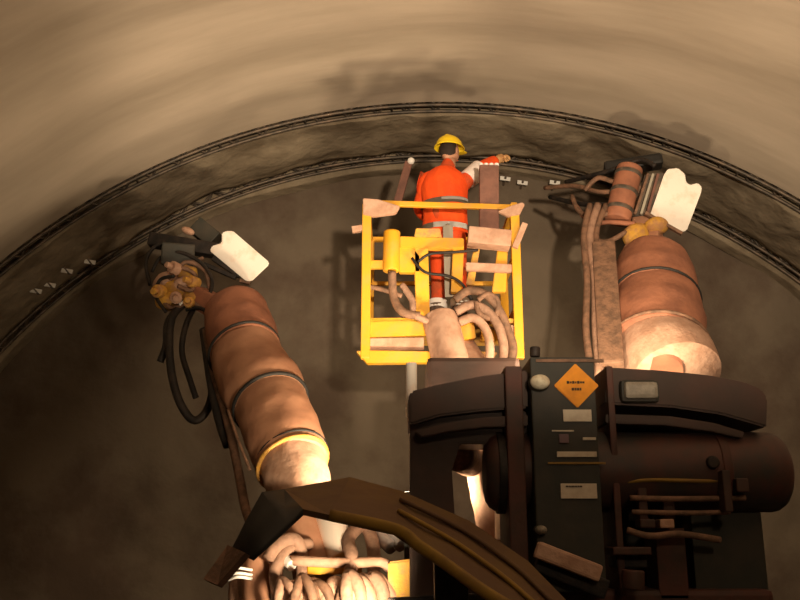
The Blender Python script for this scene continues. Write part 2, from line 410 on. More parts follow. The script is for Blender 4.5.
# things seen through the gap left of the tank
MB().tube([W(496,445,6.3), W(478,462,6.2), W(478,490,6.1), W(488,515,6.1), W(494,545,6.1)], [.05,.07,.055,.09,.10], 14).build('bent_pipe', M_mud, rig)
MB().cyl(W(508,505,5.95), W(508,540,5.95), .085, 20, .01).build('filter_can', M_white, rig)
MB().cyl(W(458,455,5.6), W(470,462,6.1), .10, 18, .02).build('motor', M_hoseb, rig)
MB().box(W(500,456,6.3), (.28,.1,.12), None, .02).build('mount_plate', M_mud, rig)
# ------------------------------------------------------------------ canopy in the foreground
def plate(tris, th, m, name, par=rig, nrm=None):
    bm = bmesh.new()
    cache = {}
    for poly in tris:
        vs = []
        for q in poly:
            if q not in cache: cache[q] = bm.verts.new(W(*q))
            vs.append(cache[q])
        bm.faces.new(vs)
    bmesh.ops.recalc_face_normals(bm, faces=bm.faces)
    bmesh.ops.solidify(bm, geom=bm.faces[:], thickness=th)
    b = MB(); b.bm.free(); b.bm = bm
    if name == 'side_flap':
        for f in b.bm.faces: f.smooth = True
    return b.build(name, m, par)
c0,c1,c2,c3,c4,c5 = (284,489,4.75),(350,477,4.85),(402,491,4.80),(470,521,4.65),(528,561,4.45),(572,606,4.25)
d0,d1,d2,d3,d4,d5 = (303,509,4.35),(330,515,4.32),(395,529,4.25),(440,560,4.15),(482,590,4.05),(508,606,4.0)
can = plate([(c0,c1,d1,d0),(c1,c2,d2,d1),(c2,c3,d3,d2),(c3,c4,d4,d3),(c4,c5,d5,d4)], .03, M_canopy, 'canopy')
# rolled ochre edge along its lower right side, raised ribs, turned down left flap
MB().tube([W(u,v,Y-.01) for u,v,Y in (d1,d2,(418,545,4.2),d3,d4,d5)], .028, 10, flat=.6).build('rolled_edge', M_canedge, can)
for k, (f, g_) in enumerate(((.3,.34),(.6,.64))):
    pts = []
    for a, b in ((c2,d2),(c3,d3),(c4,d4),(c5,d5)):
        A, B = W(*a), W(*b); pts.append(A.lerp(B, f)+Vector((0,-.01,.01)))
    MB().tube(pts, .012, 8).build('rib', M_canedge if k else M_canopy, can)
e0,e1,e2,e3 = (284,489,4.75),(262,492,4.62),(246,520,4.5),(232,548,4.4)
f0,f1,f2,f3 = (303,509,4.35),(286,524,4.30),(266,542,4.25),(250,556,4.2)
plate([(e0,e1,f1,f0),(e1,e2,f2,f1),(e2,e3,f3,f2)], .03, M_strap, 'side_flap', can)
plate([((232,548,4.4),(208,582,4.32),(222,588,4.28),(250,556,4.2))], .03, M_hoseb, 'flap_tip', can)
# post carrying the canopy, yellow body under it
MB().beam(W(450,548,4.45), W(452,640,4.6), .16, .12, .01, up=(0,1,0)).build('canopy_post', M_rubber, can)
MB().prism(px_poly([(388,562),(440,556),(470,590),(520,640),(388,640)], 5.35), (0,.25,0), .01).build('body_panel', M_yelmud, rig)
MB().beam(W(388,603,4.75), W(520,596,4.75), .05, .05, .008).build('platform_rail', M_rubber, rig)
MB().box((.1, 5.45, .80), (1.1,.7,.3), None, .03).build('operator_deck', M_red, rig)
# ------------------------------------------------------------------ booms
def sleeve(par, sections, m, name='boom_sleeve', bulge=.011, seam=True):
    """sections: list of (u,v,Y,half px) ; returns mesh"""
    b = MB(); P = [W(u,v,Y) for u,v,Y,h in sections]; Rr = [PX(h,v,Y) for u,v,Y,h in sections]
    b.tube(P, Rr, 36, sub=8, wob=bulge)
    return b.build(name, m, par)
def strap(par, c, half, Y, tilt=0., r=.012, m=M_strap, axis=None):
    u, v = c; C0 = W(u, v, Y); rad = PX(half, v, Y)
    ax = Vector(axis).normalized(); x = ax.orthogonal().normalized(); y = ax.cross(x)
    pts = [C0 + (x*math.cos(t)+y*math.sin(t))*rad for t in [2*PI*k/32 for k in range(33)]]
    return MB().tube(pts, r, 8, smooth_path=False, caps=False).build('strap', m, par)
# left boom ---------------------------------------------------------
Lb = MB().cyl(W(318,600,5.75), W(300,500,6.35), .13, 24, .02).cyl(W(300,500,6.35), W(232,320,7.55), .12, 20).build('drill_boom', M_sleeve, rig)
LB = [(236,312,7.70,31),(241,333,7.50,35),(246,353,7.32,34.5)]
LB2 = [(245,351,7.34,34),(253,372,7.20,38),(265,392,7.00,41),(272,407,6.90,36)]
LB3 = [(270,402,6.92,36),(279,425,6.75,38),(288,448,6.60,38),(293,466,6.48,36)]
LB4 = [(292,462,6.50,33),(298,480,6.38,33),(303,500,6.25,28),(306,515,6.15,26)]
sleeve(Lb, LB, M_sleeve2); sleeve(Lb, LB2, M_sleeve); sleeve(Lb, LB3, M_sleeve); sleeve(Lb, LB4, M_mud)
axl = W(292,462,6.5)-W(245,351,7.34)
strap(Lb, (244.5,352), 36, 7.33, axis=axl); strap(Lb, (271,404), 38, 6.91, axis=axl, r=.016)
strap(Lb, (293,464), 36, 6.49, axis=axl, r=.016, m=M_yelmud); strap(Lb, (292,459), 37, 6.53, axis=axl, r=.010)
MB().tube([W(228,410,6.62),W(238,440,6.45),W(250,470,6.3)], .012, 6).build('seam', M_hoseb, Lb)
# hydraulic cylinders and hoses at the boom foot
MB().cyl(W(297,508,6.0), W(318,575,5.7), .115, 24, .015).build('lift_cylinder', M_sleeve, Lb)
MB().cyl(W(326,505,5.95), W(343,562,5.7), .095, 24, .012).build('cylinder_rod', M_chrome, Lb)
MB().tube([W(292,560,5.55),W(300,561,5.5),W(345,563,5.48),W(380,562,5.5),W(388,568,5.55)], .030, 12, sub=4).build('guard_rail', M_mud, Lb)
MB().box(W(335,570,5.6), (.32,.12,.05), None, .01).build('yellow_bracket', M_yellow, Lb)
MB().cyl(W(278,553,5.62), W(292,566,5.5), .035, 14, .006).build('fitting', M_refl, Lb)
hs = [[(268,560,5.5),(278,545,5.55),(295,540,5.6),(302,560,5.6),(300,600,5.5)],
      [(280,600,5.5),(276,570,5.5),(290,548,5.6),(310,545,5.7)],
      [(355,515,6.0),(368,530,5.9),(374,555,5.7),(372,600,5.5)],
      [(345,600,5.45),(352,560,5.5),(348,540,5.7),(360,525,5.9)]]
for h_ in hs: pipe(h_, .042, M_hose, 'hose', Lb)
for a_ in ([(250,540,6.0),(246,560,5.8),(238,580,5.7),(236,610,5.6)],[(262,530,6.1),(250,548,5.9),(244,575,5.7),(246,610,5.6)],[(272,525,6.1),(262,550,5.9),(257,580,5.7),(256,615,5.6)]):
    MB().tube([W(*q) for q in a_], .05, 12).build('hose', M_hose, Lb)
MB().tube([W(262,545,5.75),W(256,575,5.6),W(258,620,5.5)], .085, 14).build('hose', M_sleeve, Lb)
for dv in (0, 5, 9): MB().tube([W(228,571+dv,5.5),W(238,568+dv,5.45),W(252,570+dv,5.5)], .009, 6).build('hose_clamp', M_refl, Lb)
# bundle of coiled hoses at the very bottom
rb = random.Random(4)
for k in range(14):
    u = 286+k*7.4; a, b, c_ = rb.uniform(-9,9), rb.uniform(-6,6), rb.uniform(0,14); dy = rb.uniform(-.06,.06)
    MB().tube([W(u-6+b,612,5.38+dy),W(u-5+a*.5,592+c_*.4,5.32+dy),W(u+a,575+c_,5.40+dy),W(u+9+a*.6,588+c_*.3,5.33+dy),W(u+12-b,612,5.38+dy)], rb.uniform(.026,.045), 10, wob=.01).build('hose', (M_hose, M_mud, M_hoseb)[k % 3], Lb)
for a_ in ([(362,520,6.1),(378,535,6.0),(392,548,5.9)],[(370,518,6.1),(388,532,6.0),(402,546,5.9)]):
    MB().tube([W(*q) for q in a_], .045, 12).build('hose', M_grey, Lb)
# dark hoses hanging from the head
for pts, r, m in (([(190,300,7.9),(172,318,7.8),(170,360,7.6),(178,398,7.5),(193,420,7.5),(207,410,7.5),(214,380,7.5),(212,340,7.6),(208,312,7.8)], .035, M_rubber),
               ([(184,302,7.9),(168,322,7.8),(166,345,7.7),(160,362,7.7)], .032, M_rubber),
               ([(196,304,7.9),(186,325,7.8),(182,352,7.7),(190,380,7.6),(196,398,7.6)], .026, M_rubber),
               ([(206,330,7.6),(214,372,7.4),(224,408,7.2),(232,440,7.0),(240,480,6.7),(246,510,6.4),(258,540,5.9)], .034, M_hoseb),
               ([(204,330,7.65),(211,380,7.4),(219,418,7.2),(228,446,7.1)], .040, M_rubber)):
    pipe([q for q in pts], r, m, 'hose', Lb)
# boom head
MB().beam(W(236,318,7.7), W(196,296,8.0), .22, .20, .02).build('wrist', M_sleeve2, Lb)
Lh = MB().ball(W(176,292,8.0), .13, (1.2,1,.9), (0,.4,0), wob=.1).ball(W(168,301,7.95), .11, (1.1,1,.8), wob=.1).build('swivel_housing', M_yelmud, Lb)
MB().ball(W(166,283,8.0), .10, (1,1.1,1.25), (0,.9,0), wob=.12).ball(W(182,286,7.95), .085, (1.3,1,1), (0,-.5,0), wob=.1).build('rotation_motor', M_mud, Lb)
MB().ball(W(186,272,8.0), .09, (1.3,1,.9), (0,.5,0), wob=.2).ball(W(198,300,7.95), .10, (1.6,1,.8), (0,.3,0), wob=.2).build('yellow_casing', M_yelmud, Lb)
for pts in ([(170,280,7.9),(180,268,7.85),(195,275,7.9),(192,290,7.85),(178,286,7.85)],[(174,276,7.9),(186,262,7.9),(204,270,7.95),(210,290,7.95)],[(160,262,8.1),(175,256,8.0),(190,262,7.95),(203,258,8.0)],[(158,296,7.9),(172,308,7.85),(190,302,7.8),(206,312,7.8)]):
    MB().tube([W(*q) for q in pts], .020, 8).build('hose', M_hoseb, Lb)
MB().cyl(W(180,305,7.82), W(190,299,7.80), .02, 10, .004).build('fitting', M_refl, Lb)
for (u, v, Y, r1, r2, L_, m) in ((162,291,7.86,.06,.05,.16,M_yelmud),(176,297,7.84,.055,.05,.15,M_mud),(190,304,7.82,.05,.045,.14,M_yelmud),(178,270,7.88,.06,.05,.14,M_mud),(198,284,7.9,.055,.05,.16,M_yelmud)):
    a = W(u, v, Y); d = Vector((random.uniform(-.5,.5), -.6, random.uniform(-.3,.5))).normalized()
    MB().cyl(a, a+d*L_*.6, r1, 16, .012).cyl(a+d*L_*.55, a+d*L_, r2*.6, 6, .004).build('valve', m, Lb)
for pts in ([(152,272,8.0),(160,258,7.95),(178,252,7.9),(200,262,7.9),(212,280,7.85),(208,300,7.8)],[(166,312,7.85),(156,296,7.85),(160,280,7.85),(174,276,7.8)],[(150,285,7.95),(146,262,8.0),(156,246,8.05),(176,244,8.05)],[(186,310,7.8),(200,308,7.78),(210,316,7.75),(216,330,7.7)]):
    MB().tube([W(*q) for q in pts], .017, 8).build('hose', M_rubber, Lb)
# feed beam seen from its rear end, running ahead into the face
MB().beam(W(178,254,7.9), W(180,262,10.1), .30, .20, .015).build('feed_beam', M_body, Lb)
MB().beam(W(150,240,8.2), W(222,252,8.2), .16, .13, .02).build('feed_cradle', M_rubber, Lb)
MB().beam(W(196,226,8.25), W(216,242,8.25), .18, .17, .01).build('rear_block', M_body, Lb)
MB().ball(W(188,231,8.15), .045, (1.5,1,.8), (0,.4,0)).build('cap', M_mud, Lb)
MB().beam(W(213,258,8.1), W(240,276,8.1), .05, .05, .008).beam(W(204,264,8.1), W(236,278,8.1), .05, .04, .008).build('side_bar', M_rubber, Lb)
lp = px_poly([(222,233),(226,231),(233,231),(269,262),(269,265),(252,281),(246,281),(210,251),(212,246),(222,243)], 8.05)
MB().prism(lp, (-.02,.09,.03), .008).build('end_plate', M_white, Lb, 'notched white end plate brightly lit')
MB().beam(W(240,281,8.12), W(250,283,8.12), .05, .03, .004).build('plate_hinge', M_hoseb, Lb)
# right boom --------------------------------------------------------
Rb = MB().cyl(W(662,372,6.9), W(655,270,7.75), .16, 24).build('drill_boom', M_sleeve2, rig)
sleeve(Rb, [(660,257,7.95,18),(655,266,7.85,36),(654,284,7.72,42),(655,303,7.58,43)], M_sleeve2)
sleeve(Rb, [(656,300,7.60,42),(656,325,7.42,48),(658,350,7.25,48)], M_sleeve2)
sleeve(Rb, [(660,346,7.28,44),(668,362,7.12,47),(676,378,7.0,46)], M_mud)
axr = W(658,350,7.25)-W(655,284,7.72)
strap(Rb, (655,302), 44, 7.59, axis=axr); strap(Rb, (659,348), 49, 7.26, axis=axr, m=M_hoseb, r=.014)
MB().beam(W(612,372,7.0), W(604,250,7.75), .20, .24, .02).build('boom_link', M_hoseb, Rb)
for k, (du, r) in enumerate(((-4,.03),(4,.036),(12,.028))):
    MB().tube([W(596+du,378,6.9),W(592+du+2*(k-1),330,7.2),W(591+du,280,7.5),W(588+du-2*k,235,7.8),W(594+du,205,8.0)], r, 10).build('hose', M_hoseb if k != 1 else M_hose, Rb)
MB().beam(W(646,262,7.9), W(648,215,8.15), .26, .20, .03).build('wrist', M_sleeve, Rb)
MB().beam(W(612,290,7.7), W(640,235,8.0), .13, .12, .02).build('tilt_cylinder', M_sleeve, Rb)
MB().ball(W(636,236,7.95), .12, (1.1,1,1), wob=.1).ball(W(656,226,7.95), .10, (1.2,1,.8), wob=.12).build('swivel_housing', M_yelmud, Rb)
MB().cyl(W(630,168,8.08), W(617,221,8.02), .125, 24, .02).build('rotation_motor', M_sleeve2, Rb)
for k in range(3):
    a = W(630,168,8.08).lerp(W(617,221,8.02), .15+.33*k); d = (W(617,221,8.02)-W(630,168,8.08)).normalized()*.02
    MB().cyl(a-d, a+d, .133, 24, .006).build('clamp_ring', M_steel, Rb)
MB().prism(px_poly([(645,174),(664,172),(660,190),(652,215),(632,216),(637,205)], 8.02), (.02,.14,.02), .01).build('feed_cradle', M_steel, Rb)
for k in range(3):
    MB().beam(W(648+5*k,174,7.97), W(635+6*k,214,7.94), .025, .03, .006, up=(0,1,0)).build('slide_bar', (M_hoseb, M_reflg, M_wood)[k], Rb)
MB().beam(W(652,196,8.1), W(640,205,10.1), .26, .22, .015).build('feed_beam', M_hoseb, Rb)
rp = px_poly([(664,175),(668,169),(678,168),(685,174),(686,182),(690,185),(698,183),(702,187),(701,193),(687,230),(683,232),(654,219),(650,215),(652,210)], 7.95)
MB().prism(rp, (.02,.09,.03), .008).build('end_plate', M_white, Rb, 'notched white end plate brightly lit')
MB().beam(W(645,213,7.93), W(682,234,7.9), .05, .03, .006).build('plate_hinge', M_hoseb, Rb)
for pts in ([(545,188,8.9),(575,186,8.5),(600,192,8.2),(625,190,8.1)],[(550,197,8.9),(580,204,8.4),(605,205,8.1),(630,214,8.0)],
            [(572,196,8.4),(580,212,8.2),(600,216,8.0),(624,206,8.0)],[(576,206,8.3),(590,222,8.1),(612,222,8.0),(635,224,7.9)],
            [(585,190,8.3),(598,178,8.2),(615,182,8.1),(628,180,8.0)],[(600,222,8.0),(592,235,7.95),(606,242,7.9),(626,232,7.9)],
            [(566,182,8.8),(590,176,8.5),(612,170,8.3),(640,160,8.2),(655,166,8.1)]):
    MB().tube([W(*q) for q in pts], .024, 8).build('hose', random.choice((M_hoseb, M_rubber, M_hoseb, M_sleeve2)), Rb)
MB().beam(W(604,170,8.5), W(662,161,8.4), .2, .12, .03).build('shade_block', M_strap, Rb)  # black block standing in for the shade above the boom head
# ------------------------------------------------------------------ basket
YB0, YB1 = 7.1, 8.0
B = MB().beam(W(480,392,6.7), W(452,345,7.35), .26, .26, .03).build('basket_boom', M_mud, rig)
ZF = EYE + 1.75; ZR = EYE + 2.73
XL, XR = W(367,205,YB0).x, W(514,205,YB0).x
bk = MB().box(((XL+XR)/2, (YB0+YB1)/2, ZF-.02), (XR-XL, YB1-YB0, .035), None, .004).build('work_basket', M_yelmud, rig)
def P3(u, v): return W(u, v, YB0)
def bb(a, b, w, h, m, name, bev=.006, up=(0,0,1)): return MB().beam(a, b, w, h, bev, up).build(name, m, bk)
F = (0,1,0)
for x in (XL, XR):
    for y in (YB0, YB1):
        bb((x,y,ZF-.34 if y == YB0 else ZF-.02), (x,y,ZR), .075, .075, M_yellow, 'post', .008, F)
    bb((x,YB0,ZR), (x,YB1,ZR), .05, .05, M_yellow, 'rail'); bb((x,YB0,ZF+.55), (x,YB1,ZF+.55), .04, .04, M_yellow, 'rail')
    bb((x,YB0,ZF+.06), (x,YB1,ZF+.06), .03, .14, M_yellow, 'toe_board')
bb(P3(367,203), P3(521,208), .04, .045, M_yellow, 'rail')
bb((XL,YB1,ZR), (XR,YB1,ZR), .04, .045, M_yellow, 'rail'); bb((XL,YB1,ZF+.55), (XR,YB1,ZF+.55), .04, .04, M_yellow, 'rail')
bb((XL,YB1,ZF+.06), (XR,YB1,ZF+.06), .03, .14, M_yellow, 'toe_board')
def pp(pts, Y, dep, m, name, bev=.006): return MB().prism(px_poly(pts, Y), (0,dep,0), bev).build(name, m, bk)
pp([(363,198),(378,199),(400,206),(396,213),(374,216),(363,214)], YB0-.06, .05, M_mud, 'corner_plate')
pp([(498,211),(510,206),(522,202),(525,204),(520,214),(508,216)], YB0-.06, .05, M_mud, 'corner_plate')
bb(P3(524,226)+Vector((0,-.05,0)), P3(514,250)+Vector((0,-.05,0)), .05, .06, M_mud, 'bracket', .006, F)
bb(P3(352,230), P3(366,228), .06, .05, M_mud, 'bracket')
# gear console on the camera side of the basket
MB().cyl(P3(391,272), P3(392,231), PX(8.5,250,YB0), 20, .02).build('filter_housing', M_yellow, bk)
pp([(399,238),(408,240),(420,256),(420,272),(399,272)], YB0, .08, M_yellow, 'gusset')
pp([(366,260),(388,260),(388,268),(366,268)], YB0, .05, M_yellow, 'cross_bar')
pp([(400,236),(464,238),(464,249),(400,247)], YB0-.02, .08, M_yellow, 'cross_bar')
pp([(416,228),(440,228),(442,238),(414,238)], YB0-.02, .12, M_yelmud, 'control_box')
pp([(414,247),(428,247),(430,320),(416,322)], YB0, .07, M_yellow, 'upright')
pp([(453,247),(464,248),(462,292),(451,292)], YB0, .07, M_yellow, 'upright')
pp([(466,262),(512,264),(512,272),(466,270)], YB0-.03, .05, M_mud, 'cross_bar')
pp([(474,248),(480,248),(474,285),(466,284)], YB0+.02, .06, M_yelmud, 'upright')
pp([(498,246),(508,246),(506,292),(492,292)], YB0+.02, .06, M_yellow, 'upright')
bx = MB().box(W(489,239,YB0-.1), (PX(42,240,YB0),.16,PX(17,240,YB0)), (0,.10,0), .01).build('tool_box', M_mud, bk)
pp([(362,318),(426,317),(426,335),(362,337)], YB0, .06, M_yellow, 'lower_beam')
pp([(361,338),(424,337),(424,350),(361,350)], YB0+.02, .10, M_mud, 'step_plate')
pp([(356,351),(366,350),(434,351),(434,362),(367,363)], YB0-.03, .10, M_yellow, 'lower_beam')
pp([(455,322),(474,321),(476,338),(458,340)], YB0-.02, .08, M_yellow, 'lower_beam')
pp([(482,328),(497,330),(498,341),(480,341)], YB0-.02, .08, M_yellow, 'lower_beam')
pp([(502,325),(517,325),(517,341),(502,341)], YB0-.0, .06, M_mud, 'step_plate')
pp([(468,351),(498,352),(490,362),(468,362)], YB0-.0, .06, M_yelmud, 'lower_beam')
MB().cyl(W(440,318,YB0-.02), W(452,368,YB0-.22), PX(18,340,YB0), 24, .02).build('slew_tube', M_mud, bk)
for pts, r, m in (([(392,272,7.05),(394,298,7.05),(403,312,7.0),(420,316,7.0)], .035, M_hoseb),
                  ([(402,285,7.1),(412,300,7.05),(414,314,7.0),(430,322,6.98)], .028, M_hose),
                  ([(455,300,7.0),(468,291,6.98),(484,294,6.95),(498,308,6.95),(508,330,6.95),(513,350,6.9),(508,372,6.85)], .035, M_hoseb),
                  ([(456,312,7.0),(472,305,6.98),(488,312,6.95),(500,330,6.9),(504,355,6.9),(498,375,6.85)], .038, M_hose),
                  ([(460,322,7.0),(474,318,6.95),(486,330,6.9),(490,352,6.85),(486,374,6.85)], .036, M_mud),
                  ([(418,262,7.04),(430,254,7.02),(455,252,7.0),(478,250,7.0)], .012, M_rubber),
                  ([(412,258,7.05),(425,272,7.02),(448,276,7.02),(462,284,7.0),(472,300,7.0)], .012, M_rubber),
                  ([(366,286,7.1),(384,290,7.07),(402,296,7.05)], .02, M_hoseb),
                  ([(476,302,6.95),(480,314,6.93),(494,318,6.93),(498,302,6.93),(488,294,6.93),(478,300,6.93)], .022, M_hoseb)):
    MB().tube([W(*q) for q in pts], r, 10).build('hose', m, bk)
MB().cyl(W(468,372,6.8), W(488,378,6.8), .05, 16, .01).build('pivot_pin', M_mud, rig)
# tall steel post rising beside the worker, slanting bar to the left
bb(W(489,240,7.12), W(489,166,7.12), .165, .06, M_wood, 'pipe_rack', .012, F)
for k in range(4):
    MB().cyl(W(481+5.2*k,166,7.12), W(481+5.2*k,163.5,7.12), .02, 10, .004).build('bolt_head', M_refl, bk)
bb(W(396,208,7.95), W(409,162,7.95), .075, .05, M_wood, 'stay_bar', .01, F)
MB().ball(W(411,161,7.93), .035).build('knob', M_refl, bk)
# front lights: housings on the machine and the lamps in them
def work_lamp(c, aim, energy, size=.10, cone=150, nm='work_lamp', par=rig, blend=.35, col=(1,.77,.50)):
    c = Vector(c); d = (Vector(aim)-c).normalized()
    h_ = MB().cyl(c-d*.14, c-d*.02, .085, 20, .02).build(nm, M_body, par)
    MB().cyl(c-d*.021, c-d*.012, .072, 20).build('lens', M_glow, h_)
    l = bpy.data.lights.new('lamp', 'SPOT'); l.energy = energy; l.color = col; l.spot_size = math.radians(cone); l.spot_blend = blend
    l.shadow_soft_size = size
    o = bpy.data.objects.new('spot', l); COL.objects.link(o); o.location = c+d*.02
    o.rotation_euler = d.to_track_quat('-Z','Y').to_euler()
    return h_
L1 = W(408, 500, 5.78)
work_lamp(L1, W(380,280,9), 300, cone=168, blend=.5)
L4 = W(380, 626, 4.55)
work_lamp(L4, W(240,450,6.8), 170, cone=84, blend=.5)
MB().beam(L4-Vector((0,.1,.1)), L4-Vector((0,-.25,.45)), .05,.05,.005,up=(0,1,0)).build('lamp_bracket', M_body, rig)
L3 = W(569, 374, 5.75)
work_lamp(L3, W(430,250,9), 110, cone=160, blend=.4, size=.08)
MB().beam(L3-Vector((0,.1,.12)), L3-Vector((0,.1,.6)), .05,.05,.005,up=(0,1,0)).build('lamp_bracket', M_body, rig)
L2 = W(645, 425, 5.95)
work_lamp(L2, W(660,150,9.0), 170, cone=165, blend=.5)
MB().beam(L1-Vector((0,.1,.12)), L1-Vector((0,.1,.6)), .05,.05,.005,up=(0,1,0)).build('lamp_bracket', M_body, rig)
MB().beam(L2-Vector((0,.05,.14)), L2-Vector((0,.05,.6)), .05,.05,.005,up=(0,1,0)).build('lamp_bracket', M_body, rig)
# unseen fill added behind the camera to lift the machine's dark rear
lt = bpy.data.lights.new('rear_fill', 'AREA'); lt.energy = 55; lt.size = .6; lt.color = (1,.72,.45)
o = bpy.data.objects.new('rear_fill_light', lt); COL.objects.link(o); o.location = (1.5,-2.5,4.6)
o.rotation_euler = (Vector((.6,6,2.0))-o.location).to_track_quat('-Z','Y').to_euler()
# unseen floodlight added behind the camera, inferred from the shadows, aimed up and ahead
fl = bpy.data.lights.new('flood', 'SPOT'); fl.energy = 3100; fl.color = (1,.78,.54); fl.spot_size = math.radians(73); fl.spot_blend = .35; fl.shadow_soft_size = .10
o = bpy.data.objects.new('flood_light', fl); COL.objects.link(o); FLP = Vector((.9,-1.2,2.2)); o.location = FLP
aim = Vector((.20,.86,.50)).normalized()
o.rotation_euler = aim.to_track_quat('-Z','Y').to_euler()
ft = empty('tripod_floodlight', (.9,-1.3,0), 'black floodlight on a tripod with a long lower visor added to cut its light, unseen behind the camera', 'floodlight')
MB().beam(FLP+Vector((0,-.40,0)), FLP+Vector((0,-.10,0)), .34, .28, .02).build('housing', M_body, ft)
MB().beam(FLP+Vector((0,-.12,-.13)), FLP+Vector((0,.85,-.13+.205)), 1.3, .012).build('visor', M_body, ft)  # unseen plate added to keep the flood off the machine's rear
MB().cyl(FLP+Vector((0,-.25,-.14)), Vector((.9,-1.45,.75)), .025, 12).build('pole', M_body, ft)
for k in range(3):
    MB().cyl(Vector((.9,-1.45,.85)), Vector((.9+.55*math.cos(2.1*k+.5),-1.45+.55*math.sin(2.1*k+.5),-.04)), .018, 10).build('leg', M_body, ft)
# ------------------------------------------------------------------ worker
def bake(o, name, m, parent):
    dg = bpy.context.evaluated_depsgraph_get(); ev = o.evaluated_get(dg)
    me = bpy.data.meshes.new_from_object(ev); b = MB(); b.bm.free(); b.bm = bmesh.new(); b.bm.from_mesh(me)
    bpy.data.objects.remove(o); 
    for f in b.bm.faces: f.smooth = True; f.material_index = 0
    return b.build(name, m, parent)
def skin(name, verts, edges, rad, m, parent=None, root=0, sub=2):
    me = bpy.data.meshes.new('s'); me.from_pydata([tuple(v) for v in verts], edges, [])
    o = bpy.data.objects.new('s', me); COL.objects.link(o)
    md = o.modifiers.new('k', 'SKIN'); md.use_smooth_shade = True
    sv = me.skin_vertices[0].data
    for i, r in enumerate(rad):
        sv[i].radius = r if isinstance(r, tuple) else (r, r)
    sv[root].use_root = True
    sb = o.modifiers.new('b', 'SUBSURF'); sb.levels = sub; sb.render_levels = sub
    bpy.context.view_layer.update()
    return bake(o, name, m, parent)
WX = W(446,300,7.5).x; WY = 7.5; Z0 = ZF
hx = lambda u: W(u, 200, WY).x
def V(u, z, y): return Vector((hx(u), WY+y, Z0+z))
pel = V(447,.93,0); sp1 = V(446,1.12,.03); ch = V(445,1.33,.05); nk = V(448,1.50,.06); hd = V(450,1.62,.07)
rs_, re_, rw = V(464,1.36,.05), W(481,168,7.62), W(497,160,7.82)
ls_, le_, lw = V(428,1.39,.06), V(421,1.16,.16), V(430,1.09,.30)
lh, rh = V(439,.88,0), V(456,.88,0)
lk, rk = V(438,.50,.05), V(458,.50,.04)
la, ra = V(436,.10,-.01), V(458,.10,-.02)
verts = [pel, sp1, ch, nk, hd, rs_, re_, rw, ls_, le_, lw, lh, lk, la, rh, rk, ra]
edges = [(0,1),(1,2),(2,3),(3,4),(2,5),(5,6),(6,7),(2,8),(8,9),(9,10),(0,11),(11,12),(12,13),(0,14),(14,15),(15,16)]
rad = [(.16,.12),(.15,.12),(.165,.13),.065,.06,.085,.058,.04,.085,.058,.042,.10,.075,.055,.10,.075,.055]
body = skin('person', verts, edges, rad, M_trous)
tag(body, 'worker in orange clothes and yellow helmet standing in the basket, right arm reaching out', 'person')
# head with face (turned away from the camera and a little to the right)
yaw = Matrix.Rotation(math.radians(-40), 4, 'Z')
HC = V(451,1.68,.08)
def HP(x, y, z): return HC + (yaw @ Vector((x, y, z)))
h_ = MB()
t = bmesh.new(); bmesh.ops.create_uvsphere(t, u_segments=28, v_segments=20, radius=1)
for v in t.verts:
    x, y, z = v.co
    w = .078*(1-.22*max(0,-z)**1.2); d = .098
    yy = y*d*(1-.12*max(0,-z)) + (.012 if (z < -.2 and y > 0) else 0)
    if y > .85 and abs(x) < .25 and -.35 < z < .12: yy += .022*(1-abs(x)/.25)
    if y > .7 and .12 < z < .3 and .2 < abs(x) < .6: yy -= .010
    if y > .7 and -.62 < z < -.5 and abs(x) < .35: yy -= .006
    v.co = HP(x*w, yy, z*.118)
for f in t.faces: f.smooth = True
h_.merge(t)
h_.cyl(HP(0,-.01,-.17), HP(0,0,-.06), .055, 16)
head = h_.build('head', M_skin, body)
MB().ball(HP(.08,-.005,-.01), .03, (.4,.8,1.1)).build('ear', M_skin, head); MB().ball(HP(-.08,-.005,-.01), .03, (.4,.8,1.1)).build('ear', M_skin, head)
MB().ball(HP(.030,.088,.022), .012).build('eye', M_refl, head); MB().ball(HP(-.030,.088,.022), .012).build('eye', M_refl, head)
MB().ball(HP(0,.093,-.055), .02, (1.2,.4,.3)).build('mouth', M_trous, head)
MB().ball(HP(0,-.022,.015), .096, (.86,.93,1.02)).build('hair', M_hair, head)
hm = MB(); t = bmesh.new(); bmesh.ops.create_uvsphere(t, u_segments=32, v_segments=20, radius=1)
bmesh.ops.bisect_plane(t, geom=t.verts[:]+t.edges[:]+t.faces[:], plane_co=(0,0,-.05), plane_no=(0,0,1), clear_inner=True)
for v in t.verts:
    x, y, z = v.co; k = 1.10 if z < .02 else 1
    v.co = HP(x*.118*k, y*.140*k-.004, .035+z*.120)
for f in t.faces: f.smooth = True
r_ = bmesh.ops.solidify(t, geom=t.faces[:], thickness=.006)
hm.merge(t); helmet = hm.build('helmet', M_helmet, body)
MB().ball(HP(0,.135,.036), .07, (1.15,.75,.12)).build('helmet_peak', M_helmet, helmet)
MB().tube([HP(0,-.11,.07), HP(0,-.06,.138), HP(0,0,.158), HP(0,.07,.138)], .012, 8).build('helmet_ridge', M_helmet, helmet)
